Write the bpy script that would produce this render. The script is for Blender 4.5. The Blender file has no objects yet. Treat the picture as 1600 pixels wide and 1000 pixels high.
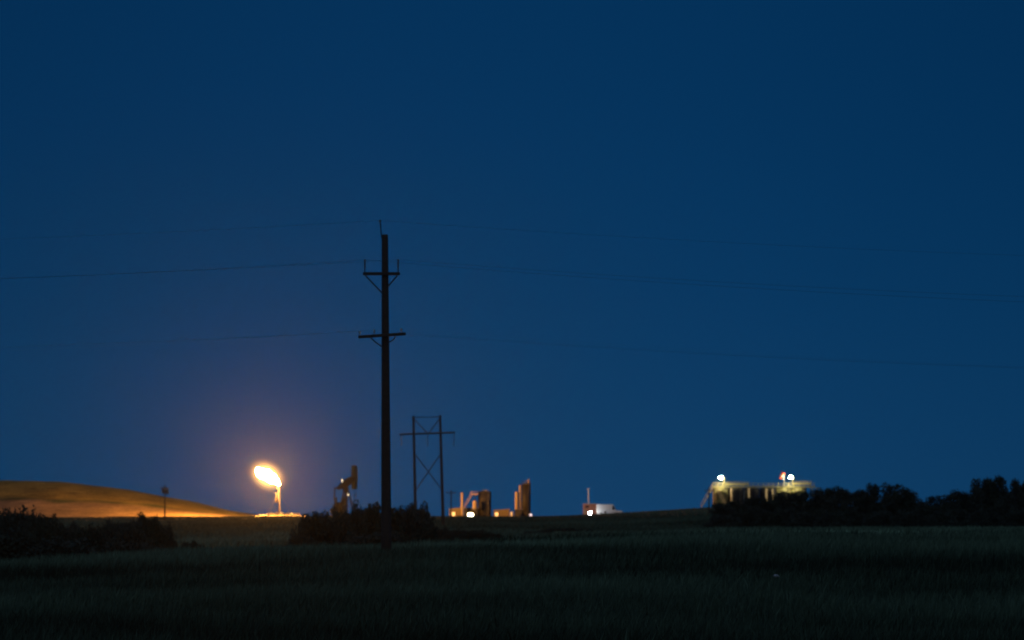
import bpy, math, random
import numpy as np
from mathutils import Vector, Matrix
random.seed(7); rng = np.random.default_rng(11)
scn = bpy.context.scene
COL = scn.collection
R = math.radians
F = 6667.0            # focal length in photo pixels (150 mm on 36 mm, 1600 px wide)
CAMZ = 3.0

# ------------------------------------------------------------------ camera
cam = bpy.data.cameras.new('camera'); cam.lens = 150; cam.sensor_width = 36
cam.clip_start = 0.5; cam.clip_end = 20000
camo = bpy.data.objects.new('camera', cam); COL.objects.link(camo)
camo.location = (0, 0, CAMZ)
camo.rotation_euler = (R(90) + math.atan(300.0 / F), 0, 0)   # horizon 300 px under the centre
cam.dof.use_dof = True; cam.dof.focus_distance = 92; cam.dof.aperture_fstop = 2.8
scn.camera = camo

# ------------------------------------------------------------------ world: clear sky well after sunset
w = bpy.data.worlds.new('World'); scn.world = w; w.use_nodes = True
nt = w.node_tree; bg = nt.nodes['Background']
tc = nt.nodes.new('ShaderNodeTexCoord'); sep = nt.nodes.new('ShaderNodeSeparateXYZ')
nt.links.new(tc.outputs['Generated'], sep.inputs[0])
ramp = nt.nodes.new('ShaderNodeValToRGB'); cr = ramp.color_ramp; cr.interpolation = 'B_SPLINE'
nt.links.new(sep.outputs['Z'], ramp.inputs[0])
SKY = [(0.0, (0.0046, 0.047, 0.132)), (0.022, (0.0036, 0.0445, 0.129)), (0.05, (0.0022, 0.0395, 0.121)), (0.09, (0.0012, 0.0335, 0.108)),
       (0.14, (0.0009, 0.029, 0.095)), (0.4, (0.0010, 0.029, 0.094)), (1.0, (0.0015, 0.029, 0.090))]
cr.elements[0].position = SKY[0][0]; cr.elements[0].color = SKY[0][1] + (1,)
cr.elements[1].position = SKY[-1][0]; cr.elements[1].color = SKY[-1][1] + (1,)
for p, c in SKY[1:-1]:
    e = cr.elements.new(p); e.color = c + (1,)
# lens vignette put into the sky colour: darker to both sides of the middle azimuth
dv = nt.nodes.new('ShaderNodeMath'); dv.operation = 'ABSOLUTE'; nt.links.new(sep.outputs['X'], dv.inputs[0])
mr = nt.nodes.new('ShaderNodeMapRange'); mr.interpolation_type = 'SMOOTHERSTEP'
mr.inputs['From Min'].default_value = 0.0; mr.inputs['From Max'].default_value = 0.16
mr.inputs['To Min'].default_value = 1.0; mr.inputs['To Max'].default_value = 0.86
nt.links.new(dv.outputs[0], mr.inputs['Value'])
mx = nt.nodes.new('ShaderNodeVectorMath'); mx.operation = 'SCALE'
nt.links.new(ramp.outputs[0], mx.inputs[0]); nt.links.new(mr.outputs[0], mx.inputs['Scale'])
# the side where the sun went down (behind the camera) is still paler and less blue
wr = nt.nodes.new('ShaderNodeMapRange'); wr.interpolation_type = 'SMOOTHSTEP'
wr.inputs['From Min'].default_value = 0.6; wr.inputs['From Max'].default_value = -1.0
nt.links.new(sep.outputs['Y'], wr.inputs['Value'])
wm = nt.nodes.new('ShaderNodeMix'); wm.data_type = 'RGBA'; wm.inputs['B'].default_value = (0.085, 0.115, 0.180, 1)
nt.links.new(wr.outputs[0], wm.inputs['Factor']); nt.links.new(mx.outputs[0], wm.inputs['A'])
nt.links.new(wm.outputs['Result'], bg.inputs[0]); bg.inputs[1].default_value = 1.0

scn.view_settings.view_transform = 'Standard'; scn.view_settings.look = 'None'
scn.view_settings.exposure = 0; scn.view_settings.gamma = 1; scn.view_settings.use_curve_mapping = False
scn.render.engine = 'CYCLES'
cy = scn.cycles
cy.use_denoising = True; cy.max_bounces = 4; cy.diffuse_bounces = 2; cy.glossy_bounces = 1
cy.volume_bounces = 0; cy.sample_clamp_indirect = 3.0; cy.use_adaptive_sampling = False
cy.pixel_filter_type = 'BLACKMAN_HARRIS'; cy.filter_width = 1.8; cy.blur_glossy = 1.0

# ------------------------------------------------------------------ materials
MATS = {}
def mat(name, col, rough=0.7, var=0.25, scale=3.0, metal=0.0, bump=0.0, emit=None, strength=0.0):
    if name in MATS: return MATS[name]
    m = bpy.data.materials.new(name); m.use_nodes = True; n = m.node_tree
    b = n.nodes['Principled BSDF']; b.inputs['Roughness'].default_value = rough; b.inputs['Metallic'].default_value = metal
    if emit:
        b.inputs['Base Color'].default_value = col + (1,)
        b.inputs['Emission Color'].default_value = emit + (1,); b.inputs['Emission Strength'].default_value = strength
    else:
        t = n.nodes.new('ShaderNodeTexCoord'); nz = n.nodes.new('ShaderNodeTexNoise')
        nz.inputs['Scale'].default_value = scale; nz.inputs['Detail'].default_value = 6
        n.links.new(t.outputs['Object'], nz.inputs['Vector'])
        mixn = n.nodes.new('ShaderNodeMix'); mixn.data_type = 'RGBA'
        mixn.inputs['A'].default_value = tuple(c * (1 - var) for c in col) + (1,)
        mixn.inputs['B'].default_value = tuple(min(1, c * (1 + var)) for c in col) + (1,)
        n.links.new(nz.outputs['Fac'], mixn.inputs['Factor']); n.links.new(mixn.outputs['Result'], b.inputs['Base Color'])
        if bump:
            bp = n.nodes.new('ShaderNodeBump'); bp.inputs['Strength'].default_value = bump
            n.links.new(nz.outputs['Fac'], bp.inputs['Height']); n.links.new(bp.outputs[0], b.inputs['Normal'])
    MATS[name] = m; return m
M_POLE = mat('creosote_wood', (0.055, 0.04, 0.028), 0.9, 0.5, 6, bump=0.4)
M_STEEL = mat('galvanised_steel', (0.25, 0.25, 0.24), 0.5, 0.2, 4, metal=0.4)
M_DSTEEL = mat('dark_steel', (0.05, 0.045, 0.04), 0.6, 0.3)
M_PORC = mat('brown_porcelain', (0.09, 0.05, 0.035), 0.3, 0.2)
M_GPORC = mat('grey_porcelain', (0.35, 0.36, 0.36), 0.3, 0.2)
M_CABLE = mat('weathered_cable', (0.06, 0.06, 0.06), 0.6, 0.2)
M_RUST = mat('rusty_red_paint', (0.026, 0.012, 0.009), 0.7, 0.4)
M_YEL = mat('ochre_yellow_paint', (0.06, 0.05, 0.016), 0.6, 0.3)
M_TANBR = mat('brown_tank_paint_and_shade', (0.026, 0.023, 0.023), 0.65, 0.3)
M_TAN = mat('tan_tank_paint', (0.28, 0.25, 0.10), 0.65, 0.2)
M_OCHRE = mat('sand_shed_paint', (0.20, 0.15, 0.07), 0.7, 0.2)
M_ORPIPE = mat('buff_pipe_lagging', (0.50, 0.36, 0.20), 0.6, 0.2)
M_STACK = mat('scorched_steel', (0.03, 0.022, 0.018), 0.95, 0.3)
M_WHITE = mat('white_paint', (0.78, 0.78, 0.78), 0.4, 0.06)
M_REDBR = mat('red_brown_cladding', (0.30, 0.10, 0.05), 0.7, 0.3)
M_DARK = mat('dark_equipment', (0.04, 0.038, 0.035), 0.7, 0.3)
M_GLASS = mat('dark_glass', (0.01, 0.012, 0.015), 0.1, 0.1)
M_TYRE = mat('tyre_rubber', (0.02, 0.02, 0.02), 0.9, 0.2)
M_SOCK = mat('orange_windsock_cloth', (0.55, 0.08, 0.03), 0.8, 0.1)
M_SOCKW = mat('white_windsock_cloth', (0.5, 0.47, 0.43), 0.8, 0.05)
M_BARK = mat('grey_bark', (0.07, 0.055, 0.045), 0.9, 0.4, 5, bump=0.5)
M_LEAF = mat('dark_leaves', (0.032, 0.045, 0.022), 0.9, 0.6, 1.2)
M_LEAF2 = mat('grey_green_leaves', (0.045, 0.058, 0.035), 0.9, 0.6, 1.2)
M_STONE = mat('pale_stone', (0.5, 0.5, 0.47), 0.9, 0.2, 8, bump=0.4)
M_LAMP = mat('floodlight_lens', (1, 1, 1), emit=(1.0, 0.89, 0.52), strength=560)
M_LAMP2 = mat('site_lamp_lens', (1, 1, 1), emit=(1.0, 0.93, 0.62), strength=40)
M_LAMPW = mat('cool_lamp_lens', (1, 1, 1), emit=(0.92, 0.97, 1.0), strength=110)
M_LAMPB = mat('pale_blue_lamp_lens', (1, 1, 1), emit=(0.62, 0.70, 0.95), strength=1.0)
M_ROOM = mat('lit_doorway', (1, 1, 1), emit=(1.0, 0.50, 0.14), strength=1.0)
M_GLINT = mat('small_lamp_and_glint', (1, 1, 1), emit=(1.0, 0.75, 0.42), strength=1.7)
M_FLAME = mat('burning_gas', (1, 1, 1), emit=(1.0, 0.41, 0.07), strength=3100)

# ------------------------------------------------------------------ mesh builder (world coordinates)
class MB:
    def __init__(s): s.v = []; s.f = []
    def box(s, c, d, rz=0.0, rx=0.0, ry=0.0):
        m = Matrix.Rotation(rz, 3, 'Z') @ Matrix.Rotation(ry, 3, 'Y') @ Matrix.Rotation(rx, 3, 'X'); n = len(s.v)
        for z in (-1, 1):
            for x, y in ((-1, -1), (1, -1), (1, 1), (-1, 1)):
                s.v.append(Vector(c) + m @ Vector((x * d[0] / 2, y * d[1] / 2, z * d[2] / 2)))
        s.f += [tuple(n + i for i in q) for q in ((3, 2, 1, 0), (4, 5, 6, 7), (0, 1, 5, 4), (1, 2, 6, 5), (2, 3, 7, 6), (3, 0, 4, 7))]; return s
    def tube(s, pts, rad, k=10, caps=True):
        pts = [Vector(p) for p in pts]; n0 = len(s.v)
        if not isinstance(rad, (list, tuple)): rad = [rad] * len(pts)
        for i, p in enumerate(pts):
            t = (pts[min(i + 1, len(pts) - 1)] - pts[max(i - 1, 0)]).normalized()
            a = t.cross(Vector((0, 0, 1)) if abs(t.z) < 0.9 else Vector((1, 0, 0))).normalized(); b = t.cross(a)
            for j in range(k):
                an = 2 * math.pi * j / k
                s.v.append(p + (a * math.cos(an) + b * math.sin(an)) * rad[i])
        for i in range(len(pts) - 1):
            for j in range(k):
                q = n0 + i * k; s.f.append((q + j, q + (j + 1) % k, q + k + (j + 1) % k, q + k + j))
        if caps:
            s.f.append(tuple(n0 + j for j in range(k))[::-1]); s.f.append(tuple(n0 + (len(pts) - 1) * k + j for j in range(k)))
        return s
    def cyl(s, c, r, h, k=24, r2=None):
        return s.tube([c, (c[0], c[1], c[2] + h)], [r, r if r2 is None else r2], k)
    def prism(s, prof, p0, ax, ay, az, th):       # 2-D profile in (ax, ay), thickness th along az, centred
        n = len(s.v); k = len(prof); p0 = Vector(p0); ax = Vector(ax); ay = Vector(ay); az = Vector(az)
        for sgn in (-1, 1):
            for a, b in prof: s.v.append(p0 + ax * a + ay * b + az * (sgn * th / 2))
        s.f.append(tuple(range(n, n + k))[::-1]); s.f.append(tuple(range(n + k, n + 2 * k)))
        for i in range(k): s.f.append((n + i, n + (i + 1) % k, n + k + (i + 1) % k, n + k + i))
        return s
    def build(s, name, m, parent=None, smooth=False, bevel=0):
        o0 = Vector((0, 0, 0))
        if parent is not None:
            q = parent
            while q is not None: o0 = o0 + q.location; q = q.parent
            origin = Vector((0, 0, 0))
        else:
            xs = [v.x for v in s.v]; ys = [v.y for v in s.v]; zs = [v.z for v in s.v]
            origin = Vector(((min(xs) + max(xs)) / 2, (min(ys) + max(ys)) / 2, min(zs)))
        me = bpy.data.meshes.new(name); me.from_pydata([tuple(v - o0 - origin) for v in s.v], [], s.f); me.materials.append(m)
        o = bpy.data.objects.new(name, me); COL.objects.link(o); o.location = origin
        if parent is not None: o.parent = parent
        if smooth:
            for p in me.polygons: p.use_smooth = len(p.vertices) == 4
        if bevel:
            bv = o.modifiers.new('bevel', 'BEVEL'); bv.width = bevel; bv.segments = 2; bv.limit_method = 'ANGLE'
        return o
def tag(o, label=None, cat=None, group=None, kind=None):
    if label: o['label'] = label
    if cat: o['category'] = cat
    if group: o['group'] = group
    if kind: o['kind'] = kind
    return o
def thing(name, loc, label, cat, group=None):
    o = bpy.data.objects.new(name, None); COL.objects.link(o); o.location = loc; o.empty_display_size = 0.5
    return tag(o, label, cat, group)
def copy_tree(o, loc, label, scale=None, rz=0.0):
    c = o.copy(); COL.objects.link(c); c.location = loc; c['label'] = label
    if scale: c.scale = scale
    c.rotation_euler = (0, 0, rz)
    for ch in o.children:
        d = ch.copy(); COL.objects.link(d); d.parent = c
        for g in ch.children:
            e = g.copy(); COL.objects.link(e); e.parent = d
    return c
def X(u, D): return (u - 800.0) * D / F
def Z(row, D): return CAMZ + (800.0 - row) * D / F

# ------------------------------------------------------------------ terrain
DS = [-400, 40, 100, 135, 165, 200, 260, 350, 450, 600, 700, 800, 900, 1000, 1040, 1100, 1200, 1400, 2000, 5000]
US = [-400, 0, 600, 850, 1000, 1100, 1600, 2200]
TZ = {
 -400: [0, -.3, 0, .2, .55, .0, -1.0, -1.2, -1.3, -1.0, -.6, 0, .6, 1.45, 1.5, 1.6, 1.9, 2, 0, -6],
 0:    [0, -.3, 0, .3, .80, .2, -1.0, -1.2, -1.3, -1.0, -.6, 0, .65, 1.65, 1.6, 1.6, 1.9, 2, 0, -6],
 600:  [0, -.3, 0, .6, 1.39, 1.0, -.3, -1.0, -.8, -.15, .27, .84, 1.35, 2.08, 1.85, 1.7, 1.75, 1.2, 0, -6],
 850:  [0, -.3, 0, .65, 1.48, 1.3, .4, -.2, -.5, -.3, .1, .6, 1.2, 1.85, 1.75, 1.8, 1.8, 1.2, 0, -6],
 1000: [0, -.3, 0, .7, 1.56, 1.4, .9, .5, .1, -.2, .1, .6, 1.6, 2.95, 3.0, 3.0, 2.6, 1.6, 0, -6],
 1100: [0, -.3, 0, .7, 1.64, 1.45, 1.15, .85, .5, .1, .1, 1.1, 2.5, 4.05, 4.1, 4.1, 3.6, 2, 0, -6],
 1600: [0, -.3, 0, .75, 1.76, 1.5, 1.25, .95, .6, .15, .1, 1.1, 2.4, 3.7, 3.8, 3.8, 3.4, 2, 0, -6],
 2200: [0, -.3, 0, .75, 1.80, 1.5, 1.3, 1.0, .6, .2, .2, 1.1, 2.2, 3.4, 3.5, 3.5, 3.2, 2, 0, -6]}
TG = np.array([TZ[u] for u in US])
UF = np.arange(-400, 2201, 10.0); DF = np.concatenate([np.arange(-400, 40, 20.0), np.arange(40, 1400, 5.0), np.arange(1400, 5001, 50.0)])
tmp = np.array([np.interp(DF, DS, TG[i]) for i in range(len(US))])
ker = np.hanning(9); ker /= ker.sum()
tmp = np.array([np.convolve(np.pad(r, 4, 'edge'), ker, 'valid') for r in tmp])
TFINE = np.array([np.interp(UF, US, tmp[:, j]) for j in range(len(DF))]).T
ker = np.hanning(17); ker /= ker.sum()
TFINE = np.array([np.convolve(np.pad(TFINE[:, j], 8, 'edge'), ker, 'valid') for j in range(TFINE.shape[1])]).T
HX = [-2500, -600, -260, -147, -128.7, -110, -99.6, -91.9, -82.7, -75, -71, 3000]
HZ = [6, 14, 12.6, 10.2, 9.8, 7.5, 5.6, 4.2, 1.9, 0.45, 0.0, 0.0]
def sst(a, b, x):
    t = np.clip((x - a) / (b - a), 0, 1); return t * t * (3 - 2 * t)
def ground(x, y):
    x = np.asarray(x, float); y = np.asarray(y, float)
    u = 800 + F * x / np.maximum(y, 100)
    ui = np.clip((u + 400) / 10, 0, len(UF) - 1.001); di = np.interp(y, DF, np.arange(len(DF))); di = np.clip(di, 0, len(DF) - 1.001)
    a = ui.astype(int); b = di.astype(int); fu = ui - a; fd = di - b
    z = (TFINE[a, b] * (1 - fu) + TFINE[a + 1, b] * fu) * (1 - fd) + (TFINE[a, b + 1] * (1 - fu) + TFINE[a + 1, b + 1] * fu) * fd
    tt = np.clip((y - 1102) / 123, 0, 1); hill = np.interp(x, HX, HZ) * (.8 * tt + .2 * tt * tt * (3 - 2 * tt)) * (1 - sst(1400, 2600, y))
    hill = hill * (1 - sst(1226, 1345, y)); z = z + hill
    z = z + 0.55 * np.exp(-(((x + 61) / 7.5) ** 4 + ((y - 1120) / 14) ** 4))          # the flare's raised pad
    z = z + 0.05 * np.sin(x * 0.9 + 1.3 * np.sin(y * 0.21)) * np.sin(y * 0.37 + 0.6 * np.sin(x * 0.33)) + 0.04 * np.sin(x * 0.31 + 2) * np.sin(y * 0.13 + 1)
    far = sst(300, 500, y)
    z = z + far * 0.07 * np.sin(x * 0.23 + np.sin(y * .05)) * np.sin(y * 0.06 + 1.1)
    return z
def G(x, y): return float(ground(x, y))
def axis(segs):
    out = []
    for a, b, st in segs: out += list(np.arange(a, b, st))
    return np.array(out + [segs[-1][1]])
xs = axis([(-6000, -600, 300), (-600, -200, 20), (-200, -30, 2.0), (-30, 30, 0.8), (30, 200, 2.0), (200, 600, 20), (600, 6000, 300)])
ys = axis([(-2000, -100, 200), (-100, 80, 10), (80, 220, 0.8), (220, 460, 2.0), (460, 960, 4.0), (960, 1060, 1.5), (1060, 1300, 2.0), (1300, 2000, 25), (2000, 9000, 350)])
gx, gy = np.meshgrid(xs, ys); gz = ground(gx, gy)
nx, ny = len(xs), len(ys)
co = np.stack([gx, gy, gz], -1).reshape(-1, 3)
i0 = (np.arange(ny - 1)[:, None] * nx + np.arange(nx - 1)[None, :]).ravel()
fc = np.stack([i0, i0 + 1, i0 + nx + 1, i0 + nx], -1)
def np_mesh(name, co, fc, m, smooth=False):
    me = bpy.data.meshes.new(name); k = fc.shape[1]
    me.vertices.add(len(co)); me.vertices.foreach_set('co', co.astype(np.float32).ravel())
    me.loops.add(fc.size); me.loops.foreach_set('vertex_index', fc.astype(np.int32).ravel())
    me.polygons.add(len(fc)); me.polygons.foreach_set('loop_start', np.arange(0, fc.size, k, dtype=np.int32))
    if smooth: me.polygons.foreach_set('use_smooth', np.ones(len(fc), bool))
    me.update(calc_edges=True); me.materials.append(m)
    return me
# ground cover: pasture, stubble on the hill with a band of darker growth, bare pad
gm = bpy.data.materials.new('ground_cover'); gm.use_nodes = True; n = gm.node_tree; b = n.nodes['Principled BSDF']; b.inputs['Roughness'].default_value = 1.0
b.inputs['Specular IOR Level'].default_value = 0.1
at = n.nodes.new('ShaderNodeAttribute'); at.attribute_name = 'cover'
t = n.nodes.new('ShaderNodeTexCoord')
n1 = n.nodes.new('ShaderNodeTexNoise'); n1.inputs['Scale'].default_value = 0.09; n1.inputs['Detail'].default_value = 8
n2 = n.nodes.new('ShaderNodeTexNoise'); n2.inputs['Scale'].default_value = 1.6; n2.inputs['Detail'].default_value = 8
mpn = n.nodes.new('ShaderNodeMapping'); mpn.inputs['Scale'].default_value = (1, 0.35, 1)
n.links.new(t.outputs['Object'], mpn.inputs['Vector'])
n.links.new(mpn.outputs[0], n1.inputs['Vector']); n.links.new(mpn.outputs[0], n2.inputs['Vector'])
ad = n.nodes.new('ShaderNodeMath'); ad.operation = 'ADD'; n.links.new(n1.outputs['Fac'], ad.inputs[0]); n.links.new(n2.outputs['Fac'], ad.inputs[1])
mrr = n.nodes.new('ShaderNodeMapRange'); mrr.inputs['From Min'].default_value = 0.6; mrr.inputs['From Max'].default_value = 1.4
mrr.inputs['To Min'].default_value = 0.45; mrr.inputs['To Max'].default_value = 1.55
n.links.new(ad.outputs[0], mrr.inputs['Value'])
sc = n.nodes.new('ShaderNodeVectorMath'); sc.operation = 'SCALE'; n.links.new(at.outputs['Color'], sc.inputs[0]); n.links.new(mrr.outputs[0], sc.inputs['Scale'])
n.links.new(sc.outputs[0], b.inputs['Base Color'])
me = np_mesh('ground', co, fc, gm, True)
x, y = co[:, 0], co[:, 1]
past = np.array([0.07, 0.10, 0.055]); stub = np.array([0.30, 0.205, 0.040]); pad = np.array([0.11, 0.085, 0.06]); band = np.array([0.075, 0.085, 0.025]); tanb = np.array([0.26, 0.175, 0.085]); soil = np.array([0.055, 0.065, 0.055])
cov = np.tile(past, (len(co), 1))
mid = (sst(430, 600, y) * 0.7)[:, None]; cov = cov * (1 - mid) + soil * mid
hm = (sst(1095, 1105, y) * (x < -60))[:, None]; mot = 1 + .14 * np.sin(x * .9 + 3 * np.sin(y * .13)) * np.sin(y * .45 + 2 * np.sin(x * .17)) + .10 * np.sin(x * .21 + y * .33) * np.sin(y * .19 - x * .4) + rng.normal(0, .16, len(x))
cov = cov * (1 - hm) + (stub * sst(1156, 1168, y)[:, None] + tanb * (1 - sst(1156, 1168, y))[:, None]) * mot[:, None] * hm
yb = 1164 + 4 * np.sin(x * 0.11) + 2 * np.sin(x * .37)
bm_ = (np.exp(-((y - yb) / (5.5 + 1.5 * np.sin(x * 0.3))) ** 2) * (x < -70) * (0.8 + 0.3 * np.sin(x * 0.5)))[:, None]; cov = cov * (1 - bm_) + band * bm_
pm = (np.exp(-(((x + 60) / 24) ** 6 + ((y - 1122) / 30) ** 6)))[:, None]; cov = cov * (1 - pm) + pad * pm
ca = me.color_attributes.new('cover', 'FLOAT_COLOR', 'POINT'); ca.data.foreach_set('color', np.concatenate([cov, np.ones((len(co), 1))], 1).astype(np.float32).ravel())
go = bpy.data.objects.new('ground', me); COL.objects.link(go); tag(go, kind='structure', label='rolling prairie under a dark pasture with a golden hill beyond')

# ------------------------------------------------------------------ field grass (nobody could count it)
def grass(name, n_t, y0, y1, blades, h0, h1, wd, label, xl=None, seed=0, power=1.0):
    r = np.random.default_rng(seed)
    yy = y0 + (y1 - y0) * r.random(n_t) ** power
    half = 0.128 * yy + 4
    xx = (r.random(n_t) * 2 - 1) * half
    if xl is not None:
        k = xx > xl(yy); xx, yy = xx[k], yy[k]
    patch = np.sin(xx * 0.33 + 1.7 * np.sin(yy * 0.11)) * np.sin(yy * 0.16 + 1.2 * np.sin(xx * 0.21)) * 0.5 + 0.25 * np.sin(xx * 1.3 + yy * .7)
    keep = r.random(len(xx)) < 0.72 + 0.5 * patch; xx, yy, patch = xx[keep], yy[keep], patch[keep]
    N = len(xx) * blades
    bx = np.repeat(xx, blades) + r.normal(0, 0.12, N); by = np.repeat(yy, blades) + r.normal(0, 0.12, N); pt = np.repeat(patch, blades)
    bz = ground(bx, by) - 0.02
    h = (h0 + (h1 - h0) * r.random(N)) * (1 + 0.35 * pt); a = r.random(N) * 6.283; h = h * (1 - .72 * sst(760, 960, by)); le = r.random(N) * 0.55 * h; la = r.normal(0.4, 1.2, N)
    dx, dy = np.cos(a) * wd * (0.6 + r.random(N)), np.sin(a) * wd; lx, ly = np.cos(la) * le, np.sin(la) * le
    P = np.zeros((N, 5, 3))
    P[:, 0] = np.stack([bx - dx, by - dy, bz], -1); P[:, 1] = np.stack([bx + dx, by + dy, bz], -1)
    P[:, 2] = np.stack([bx - dx * .8 + lx * .3, by - dy * .8 + ly * .3, bz + h * .6], -1); P[:, 3] = np.stack([bx + dx * .8 + lx * .3, by + dy * .8 + ly * .3, bz + h * .6], -1)
    P[:, 4] = np.stack([bx + lx, by + ly, bz + h], -1)
    base = np.arange(N)[:, None] * 5
    f = np.concatenate([base + np.array([0, 1, 3]), base + np.array([0, 3, 2]), base + np.array([2, 3, 4])], 0)
    me = np_mesh(name, P.reshape(-1, 3), f, M_GRASS)
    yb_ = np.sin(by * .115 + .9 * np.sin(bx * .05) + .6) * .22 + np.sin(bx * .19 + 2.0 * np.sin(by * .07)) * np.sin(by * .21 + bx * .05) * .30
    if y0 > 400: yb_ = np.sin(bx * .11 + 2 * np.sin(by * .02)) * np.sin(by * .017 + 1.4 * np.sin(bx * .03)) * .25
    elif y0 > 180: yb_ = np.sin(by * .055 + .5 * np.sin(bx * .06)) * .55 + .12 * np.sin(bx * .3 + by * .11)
    tint = np.clip(0.9 + 1.3 * yb_ + 0.3 * pt + r.normal(0, .25, N), .25, 2.0) * np.interp(by, [95, 140, 165, 200, 460, 640], [.66, .85, 1.2, 1.55, 1.55, 1.0])  # blades nearer the camera painted darker: lens vignette put into the grass colour
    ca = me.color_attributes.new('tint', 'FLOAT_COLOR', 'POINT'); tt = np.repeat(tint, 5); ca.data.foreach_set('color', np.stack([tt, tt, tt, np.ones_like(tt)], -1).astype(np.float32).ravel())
    o = bpy.data.objects.new(name, me); COL.objects.link(o); tag(o, label, 'grass', kind='stuff'); return o
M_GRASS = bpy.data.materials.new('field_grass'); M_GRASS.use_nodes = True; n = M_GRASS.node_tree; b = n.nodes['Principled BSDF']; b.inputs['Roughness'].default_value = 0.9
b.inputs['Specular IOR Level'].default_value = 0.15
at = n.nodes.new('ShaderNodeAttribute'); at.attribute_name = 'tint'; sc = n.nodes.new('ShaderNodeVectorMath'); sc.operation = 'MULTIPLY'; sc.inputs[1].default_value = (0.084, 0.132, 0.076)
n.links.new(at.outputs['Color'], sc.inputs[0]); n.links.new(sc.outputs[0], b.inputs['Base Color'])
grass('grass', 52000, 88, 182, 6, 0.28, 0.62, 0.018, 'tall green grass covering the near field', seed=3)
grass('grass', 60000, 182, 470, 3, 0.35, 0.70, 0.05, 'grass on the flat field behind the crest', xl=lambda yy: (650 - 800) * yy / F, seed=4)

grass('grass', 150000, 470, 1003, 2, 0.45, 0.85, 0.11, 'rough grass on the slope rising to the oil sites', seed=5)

# ------------------------------------------------------------------ main utility pole
D = 160.0
px, pz = X(604, D), G(X(604, D), D)
ztop = Z(366, D)
up = thing('utility_pole', (px, D, pz), 'tall brown wooden pole with two crossarms standing at the crest of the near field', 'utility pole')
tilt = (X(601, D) - px) / (ztop - pz)
def pl(z): return px + tilt * (z - pz)
hs = [pz - .3, pz + 1, pz + 4, pz + 8, ztop - .03, ztop]
MB().tube([(pl(z), D, z) for z in hs], [.195, .19, .172, .145, .122, .10], 20).build('pole_shaft', M_POLE, up, True)
MB().tube([(X(596, D), D - .02, Z(372, D)), (X(593.4, D), D - .02, Z(345, D))], .022, 8).build('ground_wire_bracket', M_DSTEEL, up)
MB().cyl((X(593.4, D), D - .02, Z(347, D)), .04, .09, 10).build('insulator', M_PORC, up)
zc = Z(428, D)
MB().box(((X(567, D) + X(625, D)) / 2, D - .20, zc), (X(625, D) - X(567, D), .11, .12)).build('crossarm', M_POLE, up, bevel=.008)
pins = {}
for u in (570, 622):
    o = MB().tube([(X(u, D), D - .20, zc + .05), (X(u, D), D - .20, Z(407, D))], .022, 8).build('insulator_pin', M_DSTEEL, up)
    mb = MB()
    for i in range(6): mb.cyl((X(u, D), D - .20, Z(420, D) + i * .055), .038 if i % 2 else .026, .055, 12)
    mb.cyl((X(u, D), D - .20, Z(408, D)), .048, .06, 12, .03)
    mb.build('insulator', M_PORC, up); pins[u] = Vector((X(u, D), D - .20, Z(406, D)))
for (u0, r0, u1, r1) in ((571, 431, 598, 459), (621, 431, 607, 447)):
    MB().tube([(X(u0, D), D - .26, Z(r0, D)), (X(u1, D), D - .19, Z(r1, D))], .030, 6).build('brace', M_DSTEEL, up)
a = Vector((X(560, D), D - .22, Z(527, D))); b_ = Vector((X(634, D), D - .22, Z(522, D)))
ang = math.atan2(b_.z - a.z, b_.x - a.x)
MB().box((a + b_) / 2, ((b_ - a).length, .11, .115), ry=-ang).build('crossarm', M_POLE, up, bevel=.008)
pins2 = {}
for u, h in ((562, .17), (585, .17), (627, .17)):
    f_ = (u - 560) / 74; zb = a.z + f_ * (b_.z - a.z) + .05
    mb = MB().cyl((X(u, D), D - .22, zb), .018, .10, 8); mb.cyl((X(u, D), D - .22, zb + .07), .055, .05, 12, .045); mb.cyl((X(u, D), D - .22, zb + .12), .04, .06, 12, .025)
    mb.build('insulator', M_GPORC, up); pins2[u] = Vector((X(u, D), D - .22, zb + .165))
for (u0, r0, u1, r1) in ((579, 528, 588, 536), (588, 536, 598, 543), (618, 527, 614, 532), (614, 532, 608, 535)):
    MB().tube([(X(u0, D), D - .28, Z(r0, D)), (X(u1, D), D - .2, Z(r1, D))], .026, 6).build('brace', M_DSTEEL, up)
for z_ in (zc, Z(525, D)):
    MB().tube([(pl(z_), D - .30, z_), (pl(z_), D + .2, z_)], .02, 6).build('bolt', M_DSTEEL, up)
# conductors: spans to the next poles, which stand outside the picture
def span(p, u_end, dz, dy, sag, rad, label, side):
    q = Vector((u_end, D + dy, p.z + dz)); pts = []
    for i in range(41):
        f_ = i / 40; v = p.lerp(q, f_); v.z -= 4 * sag * f_ * (1 - f_); pts.append(v)
    return pts
def wire(p, lab, dzl, dzr, sag, rad, ends=(-70, 70)):
    L = span(p, p.x + ends[0], dzl, 0, sag, rad, lab, -1); Rr = span(p, p.x + ends[1], dzr, 0, sag, rad, lab, 1)
    o = MB().tube(L[::-1] + Rr[1:], rad, 5).build('power_line', M_CABLE); tag(o, lab, 'cable', 'overhead wires on the main pole')
wire(Vector((X(593.4, D), D - .02, Z(344, D))), 'topmost thin wire over the tip of the tall pole', -.3, -1.2, 1.0, .003)
wire(pins[570], 'wire on the left pin of the upper crossarm', 0, -1.5, 1.15, .004)
wire(pins[622] + Vector((0, .0, .0)), 'wire on the right pin of the upper crossarm', .2, -1.2, 1.1, .004)
wire(pins2[562], 'wire on the left end insulator of the lower crossarm', 0.3, -1.2, 1.05, .0025)
wire(pins2[585], 'wire on the middle insulator of the lower crossarm', -.2, -1.0, 1.15, .0018)
wire(pins2[627], 'wire on the right end insulator of the lower crossarm', 0.0, -1.4, 1.1, .0012)

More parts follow.
